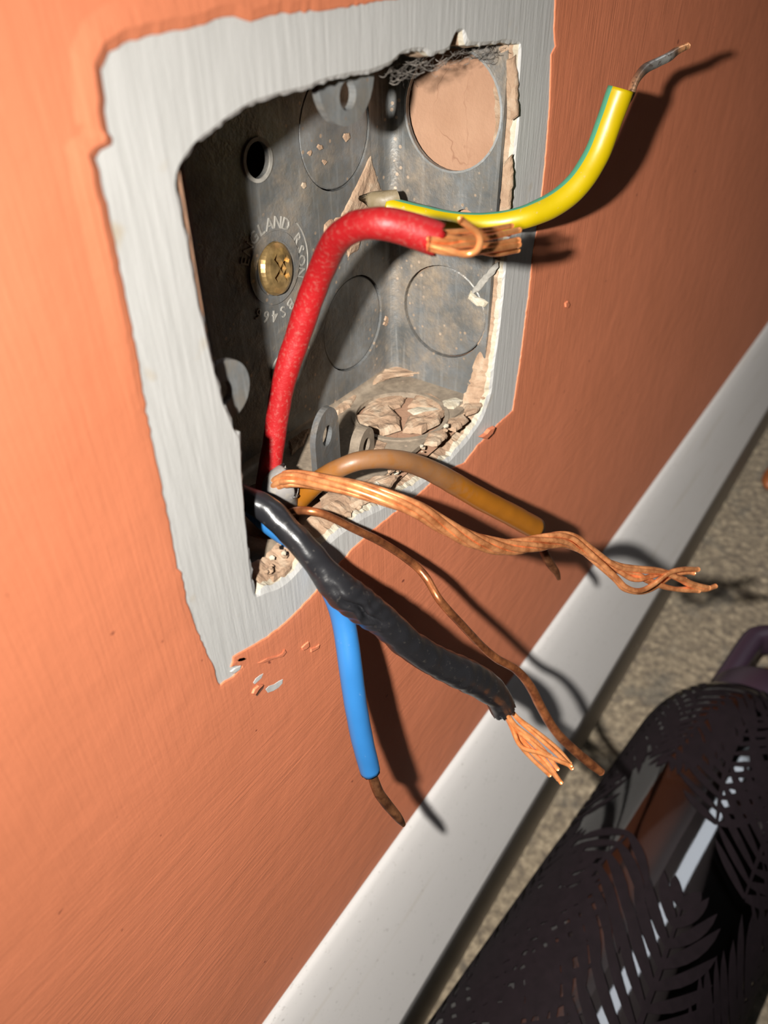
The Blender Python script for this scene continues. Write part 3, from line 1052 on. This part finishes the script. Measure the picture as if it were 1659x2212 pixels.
# rubble in the open bottom knock-out
for i, poly in enumerate(([(770, 915), (800, 862), (850, 846), (882, 850), (866, 880), (800, 905)],
                          [(762, 905), (808, 892), (842, 882), (864, 906), (866, 930), (820, 944), (780, 930)],
                          [(880, 880), (905, 845), (945, 862), (966, 884), (950, 895), (905, 884)],
                          [(868, 935), (880, 905), (925, 900), (962, 893), (950, 915), (910, 938)])):
    smear('plaster_chunk', poly, Z0 - 1.6 + 0.35 * i, 1.0 + 0.3 * (i % 2), M['plaster'], 20.0 + i, 'z', wall, 'broken plaster lump filling the bottom knock-out')
smear('plaster_chunk', [(880, 888), (900, 880), (945, 884), (965, 896), (930, 898), (892, 896)], Z0 - 0.4, 0.5, M['cream'], 26.0, 'z', wall)
# loose crumbs on the broken lower edge
for i in range(60):
    t = random.random()
    if i < 40:
        u = 1050 - t * 400 + random.uniform(-12, 12); v = 862 + (1050 - u) * 0.83 + random.uniform(-18, 14)
        c = P(u, v, random.uniform(0.5, 3.0))
        c.z = max(c.z, Z0 - 0.6)
    else:
        c = P(random.uniform(565, 660), random.uniform(1180, 1262), random.uniform(1, 3))
        c.z = max(c.z, Z0 - 0.4)
    r = random.uniform(0.3, 0.85)
    bm = bmesh.new()
    bmesh.ops.create_icosphere(bm, subdivisions=1, radius=r)
    for v_ in bm.verts: v_.co = Vector((v_.co.x * random.uniform(.6, 1.3), v_.co.y * random.uniform(.6, 1.3), v_.co.z * random.uniform(.4, .9)))
    bmesh.ops.translate(bm, verts=bm.verts, vec=c)
    bm_obj('plaster_crumb', bm, M['plaster'] if i % 4 else M['cream'], wall)

adopt(box)
for ch in box.children:
    for g in ch.children:
        pass

# ------------------------------------------------------------------ wires
def thing(name, label, base):
    o = empty(name, base)
    tag(o, label, 'wire')
    return o

# earth wire (green / yellow)
ew = thing('earth_wire', 'green and yellow striped wire curving out past the red one', (120, 20, -43))
path, rad = trace([(832, 447, 19.5, 22), (865, 456, 17, 23), (910, 468, 13.5, 24), (980, 480, 8, 22), (1060, 481, 1, 21), (1130, 470, -4, 24), (1198, 440, -7.5, 27), (1248, 398, -10, 28), (1288, 335, -11.5, 28), (1316, 262, -12.3, 28), (1341, 192, -13.0, 29)], 10)
tube('insulation', path, rad, M['earth'], ew, 28, up=Vector((0.11, 0.07, 0.98)) * -1, jitter=0.06, hollow=0.5)
path, rad = trace([(1352, 222, 132.5, 9), (1362, 204, 132.5, 9), (1368, 186, 133, 9), (1377, 167, 133.4, 9.5), (1394, 148, 134, 10), (1418, 136, 134.6, 10), (1442, 124, 135.2, 9.5), (1462, 110, 135.8, 8.5), (1486, 99, 136.4, 7)], 8)
tube('conductor', path, rad, M['earthcore'], ew, 14, jitter=0.12)
adopt(ew)

# red cable
rc = thing('red_cable', 'dusty red insulated cable with cut copper strands', (75, 13, -81))
path, rad = trace([(574, 1085, 13.5, 25), (582, 1020, 13, 25), (592, 955, 12.5, 24), (602, 880, 12, 25), (620, 800, 11, 27), (645, 722, 9.5, 28), (672, 642, 7.5, 29), (700, 572, 4.5, 30), (726, 522, 1, 31), (766, 490, -3, 32), (822, 483, -7, 34), (882, 494, -10, 36), (944, 518, -13, 37)], 10)
tube('insulation', path, rad, M['red'], rc, 28, jitter=0.12, hollow=0.72, jag=0.5)
RS = [([(925, 500, -12.4), (960, 502, -13.4), (1000, 500, -14.2), (1050, 497, -14.6), (1106, 488, -15)], 5.5),
      ([(925, 510, -13), (965, 512, -14.4), (1010, 518, -15.4), (1060, 512, -16), (1122, 497, -16.4)], 6.0),
      ([(925, 528, -13.4), (965, 534, -14.8), (1010, 528, -15.6), (1060, 530, -16.4), (1120, 519, -17)], 6.5),
      ([(925, 535, -13.6), (965, 545, -15.2), (1010, 546, -16.2), (1060, 539, -16.8), (1121, 528, -17.2)], 6.5),
      ([(925, 522, -12.6), (970, 525, -13.2), (1020, 538, -14.6), (1070, 548, -15.6), (1119, 540, -16)], 6.0),
      ([(925, 530, -13.8), (970, 541, -16), (1005, 549, -17.4), (1028, 542, -18.6), (1037, 524, -19.2), (1032, 504, -19), (1014, 489, -18.4), (994, 474, -17.8)], 6.5),
      ([(925, 516, -13.4), (970, 520, -14.8), (1015, 512, -15), (1060, 503, -15.2), (1100, 506, -15.6)], 5.5)]
for pts, hw in RS:
    path, _ = trace(pts, 7)
    r = hw * 112 / F
    tube('strand', path, r, M['copper'], rc, 10)
adopt(rc)

# black cable
bc = thing('black_cable', 'thick black rubber cable with splayed bright copper strands', (60, 8, -80))
BK = [(505, 1062, 9, 27), (535, 1078, 6.5, 28), (575, 1100, 3.5, 29), (612, 1134, 0.5, 29), (656, 1180, -3.2, 29), (698, 1232, -6.4, 32), (735, 1274, -9, 39), (776, 1304, -11.2, 40), (830, 1344, -14, 35), (885, 1393, -16.5, 33), (945, 1430, -19, 34), (1000, 1455, -21.4, 36), (1046, 1480, -23.6, 34), (1072, 1502, -25, 29), (1086, 1528, -26, 28)]
path, rad = trace(BK, 16)
GASH = P(778, 1302, -11.4)
def dent(p, d, t, r, s):
    # split and wrinkle on the viewer's side around the bulge
    al = (p - GASH).dot(t)
    fa = d.dot(-RF)
    si = d.dot(t.cross(-RF).normalized())
    if fa < 0: return 0.0
    g = math.exp(-(al / 3.4) ** 2)
    w = 0.12 + 0.10 * math.sin(al * 1.3)
    k = -1.5 * g * math.exp(-((si - w) / 0.10) ** 2) + 0.42 * g * math.exp(-((si - w - 0.34) / 0.18) ** 2) + 0.36 * g * math.exp(-((si - w + 0.34) / 0.18) ** 2)
    k += 0.10 * math.sin(al * 2.6 + si * 5) * math.exp(-(al / 6.5) ** 2)
    return k
tube('insulation', path, rad, M['black'], bc, 64, jitter=0.22, hollow=0.75, fn=dent, jag=1.1)
BS = [([(1075, 1515), (1100, 1560), (1120, 1605), (1150, 1640), (1188, 1675)], -26.5),
      ([(1078, 1520), (1108, 1570), (1140, 1610), (1175, 1640), (1213, 1692)], -27.5),
      ([(1085, 1522), (1112, 1565), (1150, 1595), (1178, 1625), (1205, 1662)], -28.3),
      ([(1092, 1520), (1120, 1555), (1160, 1590), (1200, 1625), (1236, 1660)], -27.0),
      ([(1090, 1515), (1118, 1550), (1165, 1585), (1205, 1618), (1232, 1650)], -26.0),
      ([(1080, 1515), (1105, 1565), (1125, 1612), (1170, 1628), (1234, 1655)], -28.9),
      ([(1085, 1525), (1115, 1575), (1145, 1600), (1165, 1618), (1190, 1634)], -29.2),
      ([(1080, 1520), (1112, 1580), (1150, 1625), (1185, 1660), (1206, 1684)], -26.8)]
for pts, yb in BS:
    path, _ = trace([(u, v, 159 + 0.9 * i + (yb + 27.5) * 0.9 + 0.6 * math.sin(i * 1.3 + yb * 3)) for i, (u, v) in enumerate(pts)], 7)
    tube('strand', path, 0.47, M['copper'], bc, 10)
adopt(bc)

# blue wire
bl = thing('blue_wire', 'short blue insulated wire with a blackened copper end', (68, 8, -80))
path, rad = trace([(535, 1085, 12, 24), (562, 1112, 8, 24), (592, 1138, 5.5, 24), (638, 1172, 2.6, 24), (688, 1226, -0.8, 25), (724, 1286, -3.8, 26), (744, 1352, -6.2, 26), (757, 1440, -9.0, 26), (768, 1520, -11, 25), (783, 1600, -13, 24), (800, 1667, -15, 22)], 10)
tube('insulation', path, rad, M['blue'], bl, 26, jitter=0.05, hollow=0.55, jag=0.3)
path, rad = trace([(798, 1655, -14.8, 10), (806, 1680, -15.6, 11), (818, 1712, -17, 11.5), (840, 1742, -18.8, 11), (858, 1764, -20.4, 10), (872, 1782, -21.4, 5)], 8)
tube('conductor', path, rad, M['core_brown'], bl, 14, jitter=0.12)
adopt(bl)

# brown wire
bw = thing('brown_wire', 'brown insulated wire arching over the bottom of the box', (76, 13, -81))
path, rad = trace([(612, 1128, 13, 24), (636, 1090, 10.5, 24), (664, 1060, 8, 23), (702, 1029, 5, 22), (750, 1004, 1.5, 21), (802, 992, -1.2, 21), (860, 994, -3.5, 22), (920, 1012, -5.2, 23), (980, 1044, -7.2, 24), (1040, 1079, -10, 24), (1100, 1110, -13, 24), (1156, 1141, -16, 24)], 10)
tube('insulation', path, rad, M['brown'], bw, 26, jitter=0.08, hollow=0.5, jag=0.3)
path, rad = trace([(1148, 1136, -15.6, 9), (1162, 1156, 170, 9), (1174, 1190, 172, 9), (1190, 1220, 175, 9.5), (1202, 1236, 176, 7), (1207, 1251, 178, 4)], 8)
tube('conductor', path, rad, M['core_brown'], bw, 12, jitter=0.1)
adopt(bw)

# twisted bare copper
tw = thing('twisted_copper_wire', 'long bare stranded copper wire twisted and frayed at its tip', (76, 13, -80))
TW = [(588, 1066, 12), (598, 1046, 9.5), (616, 1035, 7.5), (650, 1034, 5), (700, 1042, 0.5), (760, 1054, -4.5), (830, 1074, -9.5), (900, 1100, 120), (960, 1136, 124), (1020, 1166, 129), (1090, 1182, 135), (1160, 1174, 141), (1225, 1166, 147), (1285, 1196, 152)]
path, _ = trace(TW, 10)
fr = frames(path)
Ltot = sum((path[i] - path[i - 1]).length for i in range(1, len(path)))
TAILS = [[(1335, 1232, 156.2), (1372, 1252, 159.4), (1410, 1244, 162.6), (1440, 1240, 165.2), (1495, 1266, 169.8), (1520, 1274, 172.0), (1546, 1266, 174.2)],
         [(1330, 1222, 154.6), (1380, 1232, 158.9), (1430, 1238, 163.1), (1470, 1250, 166.5), (1500, 1262, 169.8), (1532, 1270, 172.5)],
         [(1326, 1242, 153.5), (1352, 1268, 155.7), (1382, 1276, 158.2), (1412, 1262, 160.8), (1444, 1238, 163.5), (1474, 1230, 166.1), (1508, 1230, 170.2)],
         [(1330, 1232, 156.8), (1370, 1242, 160.2), (1415, 1262, 164.1), (1455, 1272, 167.4), (1490, 1272, 170.4), (1518, 1272, 172.2)],
         [(1328, 1218, 155.1), (1368, 1226, 158.5), (1412, 1230, 162.2), (1440, 1236, 164.6), (1462, 1246, 166.4), (1480, 1252, 168.0)],
         [(1322, 1246, 156.7), (1348, 1272, 159.0), (1384, 1279, 162.0), (1416, 1268, 164.7), (1450, 1244, 167.6), (1484, 1236, 170.5), (1500, 1238, 170.9)],
         [(1330, 1228, 156.2), (1375, 1240, 160.1), (1400, 1252, 162.2), (1440, 1268, 165.6), (1470, 1274, 168.1), (1510, 1276, 171.3)]]
for s in range(7):
    pts = []
    acc = 0
    for i, (p, t, nn, b) in enumerate(fr):
        if i: acc += (path[i] - path[i - 1]).length
        z = depth_of(p)
        hw = 12.5 if i / len(fr) > 0.15 else 10.0
        rho = (0.0 if s == 6 else hw) * z / F
        a = 2 * math.pi * s / 6 + 2 * math.pi * (acc / 150.0 + 0.5 * acc * acc / (Ltot * 44.0))
        rho *= 1 + 0.12 * noise.noise(Vector((acc * 0.08, s * 3.1, 0)))
        pts.append(p + nn * math.cos(a) * rho + b * math.sin(a) * rho)
    tail = [P(u, v, y) for u, v, y in TAILS[s]]
    tl = catmull([pts[-8]] + tail, 6)
    full = pts[:-8] + tl
    tube('strand', full, 0.56, M['copper_twist'], tw, 10)
adopt(tw)

# thin single copper wire
th = thing('thin_copper_wire', 'thin solid bare copper wire running above the black cable', (77, 10, -81))
path, rad = trace([(610, 1122, 10, 9), (632, 1106, 5, 9), (660, 1103, 1, 9), (702, 1112, -1.5, 9), (760, 1140, -4, 9), (825, 1172, -5.8, 9), (890, 1216, -8, 9), (922, 1250, -11, 9), (951, 1298, -15, 9), (996, 1348, -18, 9), (1041, 1396, 152, 9), (1075, 1424, 156, 9), (1114, 1446, 160, 9), (1145, 1482, 163, 10), (1172, 1534, 167, 10), (1202, 1582, 170, 10), (1240, 1620, 174, 10), (1276, 1650, 178, 10), (1299, 1668, 180, 8)], 8)
tube('conductor', path, rad, M['copper_dark'], th, 14, jitter=0.05)
adopt(th)

# grey sheath stub at the entry
def build_sheath():
    o_pts = [Vector((75.5, 13.0, -100)), Vector((75.5, 13.0, -88)), Vector((75.8, 12.5, -83)), P(606, 1052, 10.0), P(622, 1040, 9.2)]
    path = catmull(o_pts, 6)
    o = tube('cable_sheath', path, 3.1, M['sheath'], None, 28, hollow=0.8, jitter=0.2, jag=0.8)
    tag(o, 'cut end of pale grey cable sheath in the lower corner of the box', 'cable sheath')
build_sheath()

# ------------------------------------------------------------------ cobweb
def build_cobweb():
    V, Fc = [], []
    anchors = []
    def strand(a, b, sag, r):
        n = 7
        prev = None
        for i in range(n):
            t = i / (n - 1)
            p = a.lerp(b, t) + Vector((0, 0, -sag * math.sin(math.pi * t))) + Vector((noise.noise(a * 3 + Vector((t * 4, 0, 0))), noise.noise(b * 3 + Vector((0, t * 4, 0))), 0)) * 0.35
            s = len(V)
            for k in range(4):
                an = math.pi / 2 * k
                V.append(p + EX * math.cos(an) * r + EZ * math.sin(an) * r)
            if prev is not None:
                for k in range(4): Fc.append((prev + k, prev + (k + 1) % 4, s + (k + 1) % 4, s + k))
            prev = s
        return
    for i in range(95):
        u = random.uniform(840, 1095)
        v = 150 - (u - 840) * 0.22 + random.uniform(-10, 14)
        a = P(u, v, random.uniform(0.4, 3.5))
        du = random.uniform(-50, 50)
        b = P(u + du, v - du * 0.2 + random.uniform(-6, 26), random.uniform(0.5, 5))
        strand(a, b, random.uniform(0, 0.8), random.uniform(0.02, 0.055))
    for i in range(5):
        a = P(850 + i * 9, 150, 3); b = P(845 + i * 14, 175 + random.uniform(0, 20), 8)
        strand(a, b, 0.2, 0.04)
    o = mesh_obj('cobweb', V, Fc, M['web'])
    tag(o, 'grey dusty cobweb hanging under the top edge of the opening', 'cobweb')
build_cobweb()

# ------------------------------------------------------------------ drinking bottle lying on the carpet
BA = Vector((1, -0.10, 0)).normalized()
BO = Vector((130, -66, FLOOR + 37.5))
BV = EZ.copy()
BH = BV.cross(BA).normalized()          # sideways (towards the wall is +)
if BH.y < 0: BH = -BH
bot = empty('drinking_bottle', (130, -66, FLOOR))
tag(bot, 'clear bottle with dark palm frond print and purple loop lid lying on carpet', 'bottle')
def brad(s):
    # radius along the axis
    if s < 84: return 37.0
    if s < 117:
        t = (s - 84) / 33
        return 20 + 17 * math.sqrt(max(0, 1 - t * t)) if t < 1 else 20
    return 20
def bpt(s, phi, off=0.0):
    r = brad(s) + off
    return BO + BA * s + BV * (r * math.cos(phi)) + BH * (r * math.sin(phi))
def revolve(name, prof, mat, ring=64):
    V, Fc = [], []
    for s, r in prof:
        for k in range(ring):
            a = 2 * math.pi * k / ring
            V.append(BO + BA * s + BV * (r * math.cos(a)) + BH * (r * math.sin(a)))
    for i in range(len(prof) - 1):
        for k in range(ring):
            k2 = (k + 1) % ring
            Fc.append((i * ring + k, i * ring + k2, (i + 1) * ring + k2, (i + 1) * ring + k))
    o = mesh_obj(name, V, Fc, mat, bot, True)
    bmx = bmesh.new(); bmx.from_mesh(o.data)
    bmesh.ops.recalc_face_normals(bmx, faces=bmx.faces); bmx.to_mesh(o.data); bmx.free()
    return o
revolve('bottle_wall', [(-112, 0.1), (-112, 30), (-108, 35), (-102, 37)] + [(-96 + 20 * i, 37) for i in range(10)] + [(84 + 33 * i / 12, brad(84 + 33 * i / 12)) for i in range(1, 13)] + [(120, 20)], M['clear'])
revolve('contents', [(-106, 0.1), (-106, 28), (-100, 33.5), (-40, 33.8), (30, 33), (52, 29), (64, 20), (70, 8), (71, 0.1)], M['contents'])
revolve('lid', [(112, 18), (112, 22.5), (114, 23.5), (130, 23.5), (133, 22), (134, 14), (134, 0.1)], M['purple'])
revolve('lid_band', [(134, 12), (134, 16), (139, 16), (140, 14), (140, 0.1)], M['navy'])
def build_loop():
    pts = []
    w, l0, l1, rc_ = 19.0, 128.0, 176.0, 13.0
    pts.append((l0, w)); pts.append((l0 + 14, w))
    pts.append((l1 - rc_ * 1.4, w))
    for i in range(1, 6):
        a = math.pi / 2 * i / 6
        pts.append((l1 - rc_ + rc_ * math.sin(a), w - rc_ + rc_ * math.cos(a)))
    pts.append((l1, w - rc_)); pts.append((l1, 0))
    pts += [(s, -h) for s, h in pts[::-1][1:]]
    p3 = [BO + BA * s + BH * h - BV * 0 for s, h in pts]
    path = catmull(p3, 4)
    fr_ = frames(path, BV)
    V, Fc = [], []
    sect = []
    for k in range(16):
        a = 2 * math.pi * k / 16
        cx, sx = math.cos(a), math.sin(a)
        sect.append((math.copysign(abs(cx) ** 0.55, cx) * 7.0, math.copysign(abs(sx) ** 0.55, sx) * 5.0))
    for p, t, nn, b in fr_:
        for a, c in sect: V.append(p + nn * a + b * c)
    n = 16
    for i in range(len(fr_) - 1):
        for k in range(n):
            k2 = (k + 1) % n
            Fc.append((i * n + k, (i + 1) * n + k, (i + 1) * n + k2, i * n + k2))
    mesh_obj('carry_loop', V, Fc, M['purple'], bot, True)
build_loop()

def frond(s0, p0, ang, length, spread, n, width, curve=0.0, mat=None):
    """palm frond printed on the bottle wall. s along the axis, phi angle from the top (arc mm = 37*phi)"""
    V, Fc = [], []
    R_ = 37.0
    def put(x, y):                # flat mm -> surface
        s = s0 + x
        return bpt(max(-100, min(116.5, s)), p0 + y / R_, 0.12)
    def leaflet(bx, by, a, L, w, bend):
        k = 6
        base = len(V)
        x, y, aa = bx, by, a
        for i in range(k + 1):
            t = i / k
            hw = w * (math.sin(math.pi * min(1, 0.12 + t * 0.88)) ** 0.7) * 0.5 + 0.05
            nx, ny = -math.sin(aa), math.cos(aa)
            V.append(put(x + nx * hw, y + ny * hw)); V.append(put(x - nx * hw, y - ny * hw))
            x += math.cos(aa) * L / k; y += math.sin(aa) * L / k; aa += bend / k
        for i in range(k):
            q = base + i * 2
            Fc.append((q, q + 1, q + 3, q + 2))
    x, y, a = 0.0, 0.0, ang
    step = length / n
    spine = [(x, y, a)]
    for i in range(n):
        t = i / n
        L = spread * (math.sin(math.pi * (0.18 + 0.8 * t)) ** 0.8) * random.uniform(0.88, 1.1)
        for sd in (-1, 1):
            leaflet(x, y, a + sd * (1.15 - 0.55 * t) + random.uniform(-.06, .06), L, width * random.uniform(.8, 1.15), -sd * 0.45)
        x += math.cos(a) * step; y += math.sin(a) * step; a += curve / n
    leaflet(0, 0, ang, length, 1.6, curve)
    return mesh_obj('palm_frond', V, Fc, M['print'], bot, False)
for a in ((-70, -0.42, 0.06, 84, 30, 13, 3.6, 0.10), (-84, 0.55, 0.10, 90, 30, 15, 3.6, -0.1), (-66, -1.15, 0.0, 100, 30, 18, 3.8, 0.1), (-74, 1.15, -0.1, 96, 30, 18, 3.4, 0.2),
          (26, -0.62, 0.12, 66, 28, 13, 3.4, -0.2), (20, 0.42, 2.95, 74, 30, 14, 3.8, 0.25), (113, 0.10, 2.75, 62, 26, 15, 2.6, 0.35), (112, -0.70, 3.25, 60, 26, 15, 2.8, -0.3),
          (110, 0.95, 2.95, 70, 28, 16, 2.8, 0.3), (24, 1.15, 0.1, 80, 30, 16, 3.2, 0.2), (-6, -1.45, 0.2, 90, 30, 16, 3.2, 0.2), (110, -1.4, 3.0, 70, 28, 16, 2.8, 0.2), (40, -0.15, 0.3, 60, 26, 12, 2.8, -0.5)):
    frond(*a)
adopt(bot)

# ------------------------------------------------------------------ small orange things at the frame edge
def pebble(name, c, rx, ry, rz, mat, label, cat):
    bm = bmesh.new()
    bmesh.ops.create_icosphere(bm, subdivisions=3, radius=1)
    for v_ in bm.verts:
        f_ = 1 + 0.12 * noise.noise(v_.co * 2.1 + Vector(c))
        v_.co = Vector((v_.co.x * rx * f_, v_.co.y * ry * f_, max(-0.6, v_.co.z) * rz * f_)) + Vector(c)
    o = bm_obj(name, bm, mat, None, True)
    tag(o, label, cat)
q = PZp(1672, 1030, FLOOR + 5)
pebble('orange_scrap', (q.x, q.y, FLOOR + 4.5), 14, 7, 7, M['orange'], 'small burnt orange scrap on carpet beside the skirting, at the right edge', 'scrap')
q = PZp(1648, 1478, FLOOR + 2)
pebble('brown_scrap', (q.x, q.y, FLOOR + 2.2), 12, 7, 3.2, M['orange'], 'flat rusty brown scrap seen through the purple carrying loop', 'scrap')
